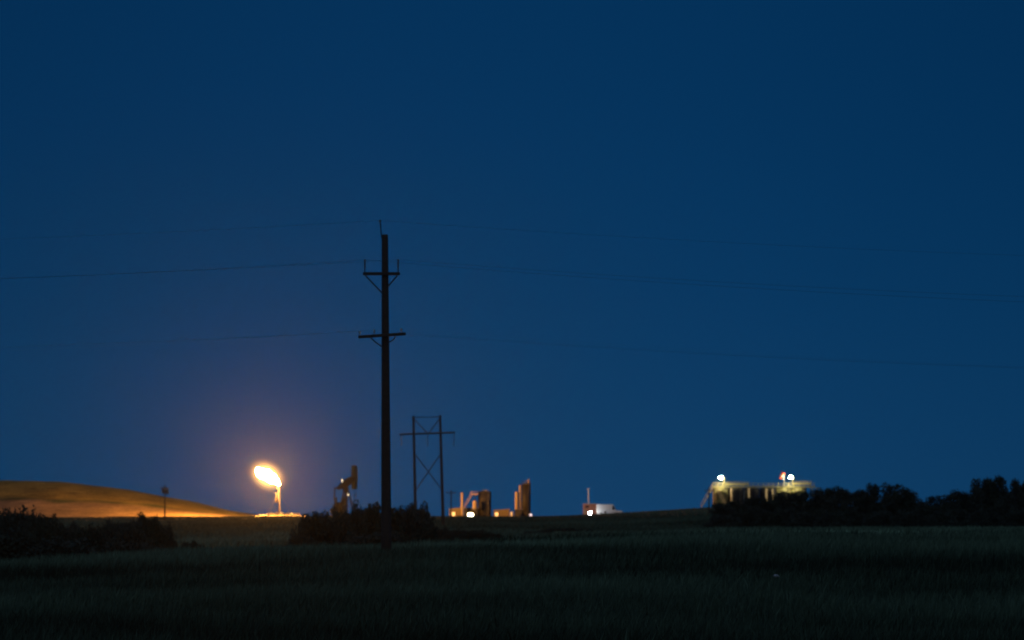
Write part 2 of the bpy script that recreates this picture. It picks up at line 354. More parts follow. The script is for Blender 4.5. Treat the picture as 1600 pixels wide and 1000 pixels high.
# ------------------------------------------------------------------ H-frame transmission structure
D = 690.0
def P(u, r, D=690.0, dy=0.0): return Vector((X(u, D), D + dy, Z(r, D)))
hx = (X(649, D) + X(692, D)) / 2
hf = thing('transmission_tower', (hx, D, G(hx, D)), 'H shaped wooden transmission structure with cross bracing right of the tall pole', 'pylon')
for (u0, r0, u1) in ((646, 650, 650), (687.5, 649, 693)):
    zb = G(X(u1, D), D) - .3; MB().tube([P(u0, r0), (X(u1, D), D, zb)], [.19, .27], 12).build('pole_shaft', M_POLE, hf)
MB().tube([P(624.5, 679, dy=-.35), P(711, 676, dy=-.35)], .17, 6).build('crossarm', M_POLE, hf)
MB().tube([P(643, 652.5, dy=-.3), P(690, 651.5, dy=-.3)], .07, 6).build('top_tie', M_DSTEEL, hf)
for q in (((647, 655), (668, 677)), ((686.5, 655), (670, 677)), ((648, 709), (690.5, 765)), ((689.5, 708), (650.5, 765))):
    MB().tube([P(*q[0], dy=-.28), P(*q[1], dy=-.28)], .09, 6).build('brace', M_POLE, hf)
for u in (627, 668.5, 709.5):
    mb = MB()
    for i in range(10): mb.cyl(tuple(P(u, 696.5, dy=-.35) + Vector((0, 0, i * .18))), .13, .09, 8, .05)
    mb.tube([P(u, 698, dy=-.35), P(u, 678, dy=-.35)], .03, 5); mb.build('insulator_string', M_PORC, hf)

# ------------------------------------------------------------------ pole line along the ridge
def ridge_pole(u, top, D, lab, arm_l, arm_r, arm_row, transformer=False):
    x = X(u, D); zb = G(x, D); zt = Z(top, D)
    t = thing('utility_pole', (x, D, zb), lab, 'utility pole', 'thin poles of the line along the ridge')
    MB().tube([(x, D, zb - .3), (x, D, zt)], [.17, .12], 10).build('pole_shaft', M_POLE, t)
    za = Z(arm_row, D); MB().box(((X(arm_l, D) + X(arm_r, D)) / 2, D - .2, za), (X(arm_r, D) - X(arm_l, D), .12, .14)).build('crossarm', M_POLE, t)
    for uu in (arm_l + 1, u + 1.5, arm_r - 1):
        MB().cyl((X(uu, D), D - .2, za + .07), .06, .22, 8, .04).build('insulator', M_PORC, t)
    for sg in (-1, 1):
        MB().tube([(x + sg * .8, D - .28, za), (x, D - .18, za - .7)], .03, 5).build('brace', M_DSTEEL, t)
    if transformer:
        for k, (du, r) in enumerate(((-2.6, 771), (3.4, 772))):
            c = (X(u + du, D), D - .1, Z(r, D)); o = MB().cyl(c, .30, .95, 14).build('transformer_can', M_DSTEEL, t, True)
            MB().cyl((c[0], c[1], c[2] + .95), .05, .3, 8, .03).build('bushing', M_PORC, o)
        MB().tube([(X(u + 4.2, D), D - .3, Z(761, D)), (X(u + 6.2, D), D - .3, Z(770, D)), (X(u + 3.5, D), D - .2, Z(774, D))], .07, 6).build('jumper_cable', M_CABLE, t)
        for k in range(3):
            MB().box((X(u - 3 + k * 2.6, D), D - .32, Z(762 + k, D)), (.14, .14, .55), ry=.35).build('fuse_cutout', M_DSTEEL, t)
    return t
ridge_pole(258, 757.5, 900, 'thin pole carrying transformer cans in front of the golden hill', 251, 264, 763, True)
ridge_pole(705, 766, 930, 'thin dark pole left of the low yellow shed and tanks', 697, 713, 770)
ridge_pole(1107.5, 761, 900, 'thin dark pole beside the stairs of the lit tank battery', 1100, 1115, 766.5)

# ------------------------------------------------------------------ gas flare
D = 1120.0; s = D / F
fx = X(436.5, D); fz = G(fx, D)
fl = thing('flare_stack', (fx, D, fz), 'upright gas flare stack lit by its own flame on the pale pad', 'flare stack')
MB().tube([(fx, D, fz - .1), (fx, D, Z(758, D))], [.20, .16], 16).build('stack_pipe', M_STACK, fl, True)
MB().cyl((fx, D, Z(760, D)), .27, .35, 16, .30).build('burner_tip', M_STACK, fl)
MB().box((fx, D, fz + .12), (1.8, 1.6, .3)).build('footing', M_STONE, fl)
MB().tube([(X(432.2, D), D - .3, Z(r, D)) for r in (786, 784, 780, 776, 770)], [.1, .36, .32, .14, .08], 10).build('pilot_vessel', M_STACK, fl, True)
MB().tube([(X(434.5, D), D - .2, Z(772, D)), (X(434.5, D), D - .2, Z(760, D))], .06, 6).build('pilot_line', M_STEEL, fl)
for dx, dy in ((3.6, 1), (-3.4, 2.5), (0.5, -4.5)):
    MB().tube([(fx, D, Z(771, D)), (fx + dx, D + dy, G(fx + dx, D + dy))], .03, 5).build('guy_wire', M_CABLE, fl)
# flame: a body of burning gas blown to the left
sp = [(436.8, 757.5, .18), (434.5, 755, .50), (431, 751.5, .92), (426.5, 748, 1.25), (421, 745, 1.45), (415.5, 742.5, 1.5), (410, 740, 1.4), (406.5, 737.5, 1.2), (403.5, 734.5, .75), (402, 731.5, .12)]
bmv = MB(); k = 18; r_ = random.Random(5)
bmv.tube([(X(u, D), D, Z(r, D)) for u, r, q in sp], [q * .77 for u, r, q in sp], k)
for i, v in enumerate(bmv.v):
    ring = i // k; j = i % k
    amp = .26 * min(1, ring / 3.0)
    c = Vector((X(sp[ring][0], D), D, Z(sp[ring][1], D))); d = v - c
    bmv.v[i] = c + d * (1 + amp * math.sin(j * 3 * 2 * math.pi / k + ring * 1.3) + amp * .7 * math.sin(j * 5 * 2 * math.pi / k - ring * 2.1) + r_.uniform(-.05, .05))
fo = bmv.build('flame', M_FLAME, None, True); tag(fo, 'bright yellow gas flame blowing left from the stack tip', 'flame')
# cooler outer flame: thin glowing gas round the burning core
c0 = Vector((X(417.5, D), D, Z(743.5, D))); om = MB(); kk = 20
ax_ = Vector((X(399, D) - X(437, D), 0, Z(733, D) - Z(757, D))).normalized(); ay_ = Vector((0, 1, 0)); az_ = ax_.cross(ay_)
for i in range(1, 12):
    ph = math.pi * i / 12
    for j in range(kk):
        q = 2 * math.pi * j / kk
        om.v.append(c0 + ax_ * (-math.cos(ph) * 7.0) + (ay_ * math.cos(q) + az_ * math.sin(q)) * (math.sin(ph) * 5.2))
for i in range(10):
    for j in range(kk): om.f.append((i * kk + j, i * kk + (j + 1) % kk, (i + 1) * kk + (j + 1) % kk, (i + 1) * kk + j))
om.f.append(tuple(range(kk))[::-1]); om.f.append(tuple(10 * kk + j for j in range(kk)))
mo = bpy.data.materials.new('outer_flame_gas'); mo.use_nodes = True; n = mo.node_tree; n.nodes.clear()
ou = n.nodes.new('ShaderNodeOutputMaterial'); vv = n.nodes.new('ShaderNodeEmission'); vv.inputs['Color'].default_value = (1.0, 0.53, 0.12, 1)
tcg = n.nodes.new('ShaderNodeNewGeometry'); mp1 = n.nodes.new('ShaderNodeMapping'); mp1.vector_type = 'POINT'
sub = n.nodes.new('ShaderNodeVectorMath'); sub.operation = 'SUBTRACT'; sub.inputs[1].default_value = tuple(c0); n.links.new(tcg.outputs['Position'], sub.inputs[0])
def dotn(vec):
    d_ = n.nodes.new('ShaderNodeVectorMath'); d_.operation = 'DOT_PRODUCT'; d_.inputs[1].default_value = tuple(vec); n.links.new(sub.outputs[0], d_.inputs[0]); return d_
cb = n.nodes.new('ShaderNodeCombineXYZ')
for k_, vec in enumerate((ax_ / 7.0, ay_ / 5.2, az_ / 5.2)): n.links.new(dotn(vec).outputs['Value'], cb.inputs[k_])
ln = n.nodes.new('ShaderNodeVectorMath'); ln.operation = 'LENGTH'; n.links.new(cb.outputs[0], ln.inputs[0])
m1 = n.nodes.new('ShaderNodeMapRange'); m1.inputs['From Min'].default_value = 1.0; m1.inputs['From Max'].default_value = 0.15; m1.inputs['To Min'].default_value = 0; m1.inputs['To Max'].default_value = 1
n.links.new(ln.outputs['Value'], m1.inputs['Value'])
pw = n.nodes.new('ShaderNodeMath'); pw.operation = 'POWER'; pw.inputs[1].default_value = 4.0; n.links.new(m1.outputs[0], pw.inputs[0])
ml = n.nodes.new('ShaderNodeMath'); ml.operation = 'MULTIPLY'; ml.inputs[1].default_value = 2.5; n.links.new(pw.outputs[0], ml.inputs[0])
n.links.new(ml.outputs[0], vv.inputs['Strength']); n.links.new(vv.outputs[0], ou.inputs['Volume']); n.nodes.remove(mp1)
del fo['category']; fo_l = fo['label']; fo_root = thing('gas_flame', (fx, D, Z(758, D)), fo_l, 'flame')
del fo['label']; fo.name = 'flame_core'; fo.location = fo.location - fo_root.location; fo.parent = fo_root
om.build('outer_flame', mo, fo_root, True)
# low pipes and blocks on the pad by the flare
mb = MB()
for i, u in enumerate(np.arange(420, 470, 4.2)):
    x_ = X(u, 1111); mb = MB().box((x_, 1111 + (i % 3) * .6, G(x_, 1111) + .2 + .1 * (i % 2)), (.62, .5, .5 + .2 * (i % 2)), rz=.3 * (i % 4))
    o = mb.build('concrete_block', M_STONE); tag(o, 'pale block on the gravel pad round the flare stack', 'block', 'pale blocks lying along the flare pad')

# ------------------------------------------------------------------ pumpjack
D = 1055.0; bx_, by_ = X(541, D), D; gz_ = G(bx_, D) ; th = R(64)
dirv = Vector((math.cos(th), math.sin(th), 0)); sid = Vector((-math.sin(th), math.cos(th), 0)); Zv = Vector((0, 0, 1)); B0 = Vector((bx_, by_, gz_))
def L(a, s_, z): return B0 + dirv * a + sid * s_ + Zv * z
pj = thing('pumpjack', tuple(B0), 'rust red pumpjack with an upright ochre horsehead left of the tall pole', 'pumpjack')
MB().box(L(-2.2, 0, .25), (9.5, 2.2, .5), rz=th).build('skid_base', M_RUST, pj)
for (a0, s0) in ((2.0, 1.25), (2.0, -1.25), (-1.9, 1.1), (-1.9, -1.1)):
    MB().tube([L(a0, s0, .4), L(0, s0 * .16, 8.1)], [.24, .20], 6).build('leg', M_RUST, pj)
for z_ in (2.6, 4.6, 6.2):
    f_ = 1 - z_ / 8.2
    for a0 in (2.0, -1.9):
        MB().tube([L(a0 * f_, 1.2 * f_ + .1, z_), L(a0 * f_, -1.2 * f_ - .1, z_)], .08, 5).build('cross_brace', M_RUST, pj)
    for s0 in (1, -1):
        MB().tube([L(2.0 * f_, s0 * (1.2 * f_ + .1), z_), L(-1.9 * f_, s0 * (1.15 * f_ + .1), z_)], .08, 5).build('cross_brace', M_RUST, pj)
bt = R(19); bd = dirv * math.cos(bt) + Zv * math.sin(bt); bn = -dirv * math.sin(bt) + Zv * math.cos(bt); PV = L(0, 0, 8.35)
prof = [(-4.0, -.35), (-4.0, .45), (-.5, .95), (2.2, .8), (4.2, .45), (4.2, -.45), (2.0, -.75), (0, -.95), (-1.6, -.8)]
beam = MB().prism(prof, PV, bd, bn, sid, .8).build('walking_beam', M_RUST, pj)
MB().box(tuple(L(0, 0, 8.15)), (1.0, 1.0, .6), rz=th).build('saddle_bearing', M_RUST, pj)
HC = PV + bd * 4.1
arc = [(-.1, -2.9)] + [(.62 + .95 * math.cos(R(q)) - .25, 3.1 * math.sin(R(q))) for q in range(-72, 80, 12)] + [(-.15, 3.0), (-.35, .6), (-.35, -.5)]
MB().prism(arc, HC + Zv * .1, dirv, Zv, sid, 1.0).build('horsehead', M_YEL, pj)
for s0 in (.18, -.18):
    MB().tube([HC + dirv * .92 + sid * s0 + Zv * .5, HC + dirv * .92 + sid * s0 - Zv * 5.6], .035, 5).build('bridle_cable', M_CABLE, pj)
MB().box(tuple(HC + dirv * .92 - Zv * 4.3), (.25, .8, .2), rz=th).build('carrier_bar', M_DSTEEL, pj)
RE = PV - bd * 3.8
MB().tube([RE + sid * 1.35, RE - sid * 1.35], .2, 8).build('equaliser_bar', M_RUST, pj)
CK = L(-3.3, 0, 3.3)
for s0 in (1.25, -1.25):
    pin = CK + dirv * -.55 + Zv * 1.0 + sid * s0
    MB().tube([RE + sid * s0, pin], [.19, .19], 6).build('pitman_arm', M_RUST, pj)
    cw = CK + sid * (s0 * .86)
    c_ = MB().prism([(-.35, -1.9), (.55, -1.9), (.35, 1.5), (-.75, 1.5)], cw, dirv, Zv, sid, .22).build('crank', M_RUST, pj)
    for q in (-.75, .95):
        MB().prism([(q * .4 - .55, -2.3), (q * .4 + .55, -2.3), (q * .4 + .75, -1.2), (q * .4 + .5, -.2), (q * .4 - .5, -.2), (q * .4 - .75, -1.2)], cw + sid * (s0 * .18), dirv, Zv, sid, .30).build('counterweight', M_DARK, pj)
MB().box(tuple(L(-3.3, 0, 2.5)), (1.9, 1.1, 2.3), rz=th).build('gearbox', M_RUST, pj, bevel=.1)
MB().box(tuple(L(-3.2, 0, .9)), (2.6, 1.6, 1.1), rz=th).build('gearbox_stand', M_RUST, pj)
MB().box(tuple(L(-5.9, 0, 1.1)), (1.1, 1.1, 1.2), rz=th).build('motor', M_DARK, pj, bevel=.1)
MB().prism([(-5.9 + .8 * math.cos(q / 12 * 6.283) * 1, 1.5 + .8 * math.sin(q / 12 * 6.283)) for q in range(12)], B0 + sid * .85, dirv, Zv, sid, .15).build('belt_guard', M_YEL, pj)
MB().tube([L(-.5, -1.0, .4), L(-.1, -.35, 8.0)], .06, 5).build('ladder', M_STEEL, pj)
wl = thing('wellhead', tuple(B0 + dirv * 5.0), 'short wellhead under the hanging cables of the pumpjack', 'wellhead')
MB().tube([B0 + dirv * 5.0 - Zv * .2, B0 + dirv * 5.0 + Zv * 1.3], .16, 8).build('casing_head', M_DSTEEL, wl)
MB().tube([B0 + dirv * 5.0 + Zv * .9 - sid * .5, B0 + dirv * 5.0 + Zv * .9 + sid * .5], .09, 8).build('flow_line', M_DSTEEL, wl)
def lamp(u, row, D, w_, h_, m, label, cat='lamp', gy_=0.0, post=True, group=None, dy=0, globe=False):
    c = Vector((X(u, D), D, Z(row, D))); t = thing('site_lamp', (c.x, c.y, c.z - h_ / 2), label, cat, group)
    if globe:        # bare globe lamp: shines on what stands behind it too
        o = MB().tube([(c.x, c.y, c.z + h_ / 2 * math.sin(R(q))) for q in (-85, -60, -35, -10, 10, 35, 60, 85)], [w_ / 2 * math.cos(R(q)) for q in (-85, -60, -35, -10, 10, 35, 60, 85)], 16).build('lens', m, t, True)
        MB().cyl((c.x, c.y, c.z + h_ / 2), w_ * .45, .1, 14, w_ * .2).build('lamp_hood', M_DSTEEL, t)
    else:
        MB().prism([(w_ / 2 * math.cos(q * math.pi / 8), h_ / 2 * math.sin(q * math.pi / 8)) for q in range(16)], c, (1, 0, 0), (0, 0, 1), (0, 1, 0), .06).build('lens', m, t)
        MB().box((c.x, c.y + .16, c.z), (w_ * 1.06, .2, h_ * 1.06)).build('lamp_housing', M_DSTEEL, t)
    if post:
        gz0 = G(c.x, c.y); 
        if c.z - h_ / 2 > gz0 + .1: MB().tube([(c.x, c.y + (0 if globe else .16), gz0 - .1), (c.x, c.y + (0 if globe else .16), c.z - h_ / 2)], .06, 8).build('post', M_DSTEEL, t)
    return t
cc = L(-.9, -.75, 0)
lamp(544.3, 773, D - 3, .34, .55, M_GLINT, 'small yellow lamp shining halfway up the pumpjack', post=False)
lamp(534.7, 751, D - 4, .28, .85, M_GLINT, 'narrow pinkish painted glint at the upper rear of the pumpjack', post=False)  # added glowing plate: a reflection off the beam end, no lamp there

# ------------------------------------------------------------------ tank site right of the H structure
D = 1180.0
def shed(name, u0, u1, r_l, r_r, dep, label, cat, m, D=1180.0, door=None, base=None):
    x0, x1 = X(u0, D), X(u1, D); zb = min(G(x0, D), G(x1, D), G(x0, D + dep), G(x1, D + dep)) - .1
    t = thing(name, ((x0 + x1) / 2, D + dep / 2, zb), label, cat)
    zl, zr = Z(r_l, D), Z(r_r, D)
    MB().prism([(x0, zb), (x1, zb), (x1, zr), (x0, zl)], (0, D + dep / 2, 0), (1, 0, 0), (0, 0, 1), (0, 1, 0), dep).build('wall', m, t)
    an = math.atan2(zr - zl, x1 - x0)
    MB().box(((x0 + x1) / 2, D + dep / 2, (zl + zr) / 2 + .07), (math.hypot(x1 - x0, zr - zl) + .4, dep + .4, .12), ry=-an).build('roof', M_STEEL, t)
    if door:
        du, dr, dw, dh = door
        d_ = MB().box((X(du, D), D - .03, Z(dr, D)), (dw, .08, dh)).build('doorway', M_ROOM, t)
        MB().box((X(du, D), D - .06, Z(dr, D) + dh / 2 + .06), (dw + .3, .14, .12)).build('lintel', M_DSTEEL, t)
        for sg in (-1, 1): MB().box((X(du, D) + sg * (dw / 2 + .08), D - .06, Z(dr, D)), (.12, .14, dh)).build('door_jamb', M_DSTEEL, t)
    n_ = int((x1 - x0) / .5)
    mb = MB()
    for i in range(1, n_):
        xx = x0 + (x1 - x0) * i / n_
        if door and abs(xx - X(door[0], D)) < door[2] / 2 + .2: continue
        zt = zl + (zr - zl) * i / n_; mb.box((xx, D - .02, (zb + zt) / 2), (.07, .05, zt - zb - .1))
    tag(mb.build('cladding_ribs', m, t), kind='stuff')
    return t
shed('equipment_shed', 702, 724, 795.5, 793, 3.0, 'sand coloured low shed with a lit doorway at the left end of the tank site', 'shed', M_OCHRE, door=(708.7, 803.4, .85, 1.15))
shed('equipment_shed', 771.5, 796, 797.5, 795.5, 3.0, 'sand coloured low shed with a lit doorway between the two dark tanks', 'shed', M_OCHRE, door=(776, 804, .85, 1.2))
shed('skid_unit', 724.8, 747, 794, 794.5, 2.4, 'dark low equipment box behind the bright lamp', 'equipment box', M_DARK)
shed('skid_unit', 804, 817, 796.5, 796.5, 2.0, 'dark low equipment box below the lit upright vessels', 'equipment box', M_DARK)
lamp(735.2, 804.3, 1178, 1.45, .95, M_LAMP2, 'bright oval lamp in front of the dark box at the tank site')
lamp(829.3, 804.5, 1178, .75, .6, M_LAMPB, 'pale bluish lamp at the foot of the right dark tank')
def tank(u0, u1, r_top, label, m, D, group=None, dark_ring=True, base=None, ladder=True):
    r = (X(u1, D) - X(u0, D)) / 2; c = (X((u0 + u1) / 2, D), D + r); zb = (G(*c) if base is None else base) - .05; zt = Z(r_top, D)
    t = thing('storage_tank', (c[0], c[1], zb), label, 'tank', group)
    MB().cyl((c[0], c[1], zb), r, zt - zb, 40).build('tank_shell', m, t, True)
    MB().cyl((c[0], c[1], zt), r + .04, .38, 40, .3).build('tank_roof', m, t)
    for z_ in (zb + (zt - zb) * .33, zb + (zt - zb) * .66, zt - .06):
        MB().cyl((c[0], c[1], z_), r + .035, .07, 40).build('stiffening_ring', m, t)
    MB().cyl((c[0] + .3, c[1] - .4, zt + .3), .22, .3, 12).build('hatch', M_STEEL, t)
    MB().tube([(c[0] - .4, c[1], zt + .2), (c[0] - .4, c[1], zt + .8), (c[0] - .1, c[1], zt + .85)], .06, 6).build('vent_pipe', M_STEEL, t)
    MB().prism([(.32 * math.cos(q), .32 * math.sin(q)) for q in np.arange(0, 6.28, .524)], (c[0], c[1] - r - .03, zb + .9), (1, 0, 0), (0, 0, 1), (0, 1, 0), .14).build('manway', M_DSTEEL, t)
    if ladder:
        lx = c[0] + r * .55; ly = c[1] - r * .835 - .18
        ld = MB().tube([(lx - .22, ly, zb), (lx - .22, ly, zt + .9)], .03, 5).build('ladder', M_STEEL, t)
        MB().tube([(lx + .22, ly, zb), (lx + .22, ly, zt + .9)], .03, 5).build('rail', M_STEEL, ld)
        mb = MB(); z_ = zb + .3
        while z_ < zt + .8: mb.tube([(lx - .22, ly, z_), (lx + .22, ly, z_)], .02, 4); z_ += .35
        tag(mb.build('rungs', M_STEEL, ld), kind='stuff')
    return t
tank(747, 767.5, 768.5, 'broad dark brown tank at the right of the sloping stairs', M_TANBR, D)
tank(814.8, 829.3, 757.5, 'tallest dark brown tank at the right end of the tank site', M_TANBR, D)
def vessel(u0, u1, r_top, r_bot, label, m, D, dome=True, dy=0):
    r = (X(u1, D) - X(u0, D)) / 2; x_ = X((u0 + u1) / 2, D); y_ = D + r + dy; g_ = G(x_, y_); zb = Z(r_bot, D); zt = Z(r_top, D)
    t = thing('upright_vessel', (x_, y_, g_ - .1), label, 'vessel')
    MB().tube([(x_, y_, zb - .25), (x_, y_, zb), (x_, y_, zt - r * .6), (x_, y_, zt - r * .2), (x_, y_, zt)], [r * .5, r, r, r * .75, r * .2], 20).build('vessel_shell', m, t, True)
    for q in range(3):
        MB().tube([(x_ + r * .7 * math.cos(q * 2.1), y_ + r * .7 * math.sin(q * 2.1), g_ - .1), (x_ + r * .7 * math.cos(q * 2.1), y_ + r * .7 * math.sin(q * 2.1), zb + .1)], .07, 6).build('leg', M_DSTEEL, t)
    MB().tube([(x_ + r + .1, y_, zb), (x_ + r + .1, y_, zt - r)], .05, 6).build('side_pipe', M_STEEL, t)
    MB().cyl((x_, y_, zt - .1), .08, .5, 8).build('relief_valve', M_RUST, t)
    return t
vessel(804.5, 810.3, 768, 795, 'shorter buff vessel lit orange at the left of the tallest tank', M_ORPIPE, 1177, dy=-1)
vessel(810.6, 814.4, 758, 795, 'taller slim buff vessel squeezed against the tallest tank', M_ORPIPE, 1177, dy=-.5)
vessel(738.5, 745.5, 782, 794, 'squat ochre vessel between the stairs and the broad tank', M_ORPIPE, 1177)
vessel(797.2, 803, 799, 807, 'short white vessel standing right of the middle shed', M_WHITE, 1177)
t = thing('vent_stack', (X(722.3, 1178), 1178, G(X(722.3, 1178), 1178)), 'upright orange lit pipe left of the sloping stairs', 'pipe')
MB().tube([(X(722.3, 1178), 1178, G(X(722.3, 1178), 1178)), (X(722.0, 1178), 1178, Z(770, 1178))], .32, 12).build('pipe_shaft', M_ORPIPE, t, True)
MB().cyl((X(722.0, 1178), 1178, Z(770, 1178)), .36, .25, 12, .2).build('rain_cap', M_DSTEEL, t)
def stair(p0, p1, wdt, label, rail=1.0, steps=14):
    p0, p1 = Vector(p0), Vector(p1); t = thing('steel_stairs', tuple(p0), label, 'stairs')
    for sg in (-1, 1):
        o = Vector((0, sg * wdt / 2, 0))
        MB().tube([p0 + o, p1 + o], .10, 6).build('stringer', M_ORPIPE, t)
        MB().tube([p0 + o + Zv * rail, p1 + o + Zv * rail], .05, 5).build('handrail', M_ORPIPE, t)
        for i in range(5):
            q = p0.lerp(p1, i / 4) + o; MB().tube([q, q + Zv * rail], .04, 5).build('baluster', M_ORPIPE, t)
    for i in range(steps):
        q = p0.lerp(p1, (i + .5) / steps); MB().box(tuple(q), (.28, wdt, .05)).build('tread', M_ORPIPE, t)
    return t
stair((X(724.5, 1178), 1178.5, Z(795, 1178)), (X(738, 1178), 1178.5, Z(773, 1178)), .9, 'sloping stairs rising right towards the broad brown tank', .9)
def walkway(u0, u1, row, D, wdt, label, m, rail=1.0, gap=1.3, legs=()):
    x0, x1, z_ = X(u0, D), X(u1, D), Z(row, D); t = thing('catwalk', ((x0 + x1) / 2, D, z_), label, 'catwalk')
    MB().box(((x0 + x1) / 2, D, z_), (x1 - x0, wdt, .16)).build('deck', m, t)
    MB().box(((x0 + x1) / 2, D - wdt / 2 - .03, z_ + .1), (x1 - x0, .03, .3)).build('toe_board', m, t)
    for sy in (-1, 1):
        yy = D + sy * wdt / 2
        for zr in (rail, rail * .5): MB().tube([(x0, yy, z_ + zr), (x1, yy, z_ + zr)], .045, 5).build('handrail', m, t)
        n_ = max(1, int((x1 - x0) / gap))
        for i in range(n_ + 1):
            xx = x0 + (x1 - x0) * i / n_; MB().tube([(xx, yy, z_ + .1), (xx, yy, z_ + rail)], .04, 5).build('post', m, t)
    for u in legs:
        g_ = G(X(u, D), D); MB().tube([(X(u, D), D, g_ - .1), (X(u, D), D, z_ - .08)], .12, 6).build('support_leg', M_DSTEEL, t)
    return t
walkway(735.5, 746.6, 773, 1179.5, .9, 'short catwalk at the head of the sloping stairs', M_ORPIPE, .9, .9, legs=(742.5,))
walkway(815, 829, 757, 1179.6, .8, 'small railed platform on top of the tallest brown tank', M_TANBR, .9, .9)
t = thing('mast', (X(825.7, 1180.5), 1180.5, Z(757, 1180)), 'stubby pinkish mast above the tallest brown tank', 'mast')
MB().tube([(X(825.7, 1180.5), 1180.5, Z(757, 1180)), (X(826.2, 1180.5), 1180.5, Z(748, 1180))], [.22, .16], 8).build('mast_tube', M_ORPIPE, t)
MB().box((X(824.5, 1180.5), 1180.4, Z(751.5, 1180)), (.6, .3, .25), ry=.4).build('bracket', M_ORPIPE, t)

# ------------------------------------------------------------------ red shack, mast and white van
D = 1130.0
t = shed('shack', 911, 931.5, 787.5, 787.5, 2.6, 'red brown shack with a glaring round lamp beside the white van', 'shack', M_REDBR, D=D)
MB().box((X(917, D), D - .06, Z(792, D)), (.9, .1, .45)).build('window', M_GLASS, t)
MB().box((X(913.6, D), D - .07, Z(801, D)), (.35, .12, 1.9)).build('door_frame', M_OCHRE, t)
lamp(921.9, 801.3, D - 5.5, .6, .7, M_LAMPW, 'round white lamp shining in front of the red brown shack', globe=True)
t = thing('antenna_mast', (X(919.5, D), D + 1, Z(787, D)), 'thin pale mast rising from the roof of the red brown shack', 'mast')
MB().tube([(X(920, D), D + 1, Z(787.5, D)), (X(919.2, D), D + 1, Z(763.5, D))], .13, 8).build('mast_tube', M_WHITE, t)
MB().box((X(919.2, D), D + 1, Z(763.8, D)), (.7, .2, .2)).build('mast_head', M_WHITE, t)
D = 1126.0
vx0 = X(932, D); s_ = D / F
gzv = Z(805.5, D)
def V(u, r): return (X(u, D), Z(r, D))
t = thing('parked_van', (X(950, D), D + 1, gzv), 'white van with sloping windscreen parked right of the red shack', 'van')
MB().prism([V(932, 802.5), V(932, 788.8), V(933, 788), V(957, 788), V(958.5, 788.8), V(962.5, 797.2), V(972, 798), V(973, 799.5), V(973, 802.5)], (0, D + 1, 0), (1, 0, 0), (0, 0, 1), (0, 1, 0), 2.0).build('body', M_WHITE, t, bevel=.06)
MB().prism([V(956.6, 790.3), V(958.2, 790.3), V(961.2, 796.4), V(956.6, 796.4)], (0, D - .01, 0), (1, 0, 0), (0, 0, 1), (0, 1, 0), .04).build('side_window', M_GLASS, t)
q0, q1 = Vector((X(958.9, D), D + 1, Z(789.6, D))), Vector((X(962.3, D), D + 1, Z(796.8, D))); mdl = (q0 + q1) / 2
MB().box(tuple(mdl + Vector((.02, 0, .02))), ((q1 - q0).length, 1.7, .03), ry=math.atan2(-(q1.z - q0.z), q1.x - q0.x)).build('windscreen', M_GLASS, t)
for u in (939, 967):
    w_ = MB().prism([(.38 * math.cos(q * math.pi / 8), .38 * math.sin(q * math.pi / 8)) for q in range(16)], (X(u, D), D + .05, gzv + .38), (1, 0, 0), (0, 0, 1), (0, 1, 0), .25).build('wheel', M_TYRE, t)
    MB().prism([(.2 * math.cos(q * math.pi / 6), .2 * math.sin(q * math.pi / 6)) for q in range(12)], (X(u, D), D - .09, gzv + .38), (1, 0, 0), (0, 0, 1), (0, 1, 0), .04).build('hub', M_STEEL, w_)
MB().box((X(971.8, D), D - .02, Z(800, D)), (.25, .06, .2)).build('headlight', M_GPORC, t)
MB().box((X(945.5, D), D - .03, Z(800.4, D)), (.5, .04, .5)).build('fuel_flap', M_RUST, t)
t['label'] = 'white van with sloping windscreen parked right of the red shack'

# ------------------------------------------------------------------ lit tank battery on the right
D = 1060.0; g0 = 4.1
labs = ['leftmost tan tank of the battery, brightly lit by the left floodlight', 'tank painted shade-dark right of the brightly lit leftmost tank', 'middle one of the three tanks painted shade-dark in the battery', 'tank painted shade-dark just left of the windsock', 'tan tank right below the windsock and right floodlight', 'rightmost tan tank of the battery, half behind the trees']
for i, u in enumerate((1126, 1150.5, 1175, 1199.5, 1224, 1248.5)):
    tank(u - 12.15, u + 12.15, 763, labs[i], M_TANBR if i in (1, 2, 3) else M_TAN, D + 1.2, 'tanks standing in the lit battery', base=G(X(u, D), D + 3))  # middle three darkened in the paint: shade away from the floodlights
walkway(1113, 1272, 761.5, D, 1.0, 'long lit catwalk along the top of the tank battery', M_TAN, 1.05, 1.25, legs=(1116, 1163, 1212, 1258))
walkway(1238, 1267, 756.5, D + 3.5, 1.0, 'raised railed platform at the right end of the battery', M_TAN, .75, .9, legs=(1239, 1266))
walkway(1131, 1170, 757.5, D + 3.2, .8, 'narrow upper walkway above the second tan tank', M_TAN, .7, 1.2, legs=(1138, 1163))
def stair2(a_, b__, y_, label): return stair((X(a_[0], y_), y_, Z(a_[1], y_)), (X(b__[0], y_), y_, Z(b__[1], y_)), .8, label)
stair2((1095.5, 793), (1113, 762.5), D, 'dim stairs climbing to the left end of the battery catwalk')
stair2((1133, 790), (1119.5, 766), D - 1.4, 'steep lit stairs crossing the face of the leftmost tank')
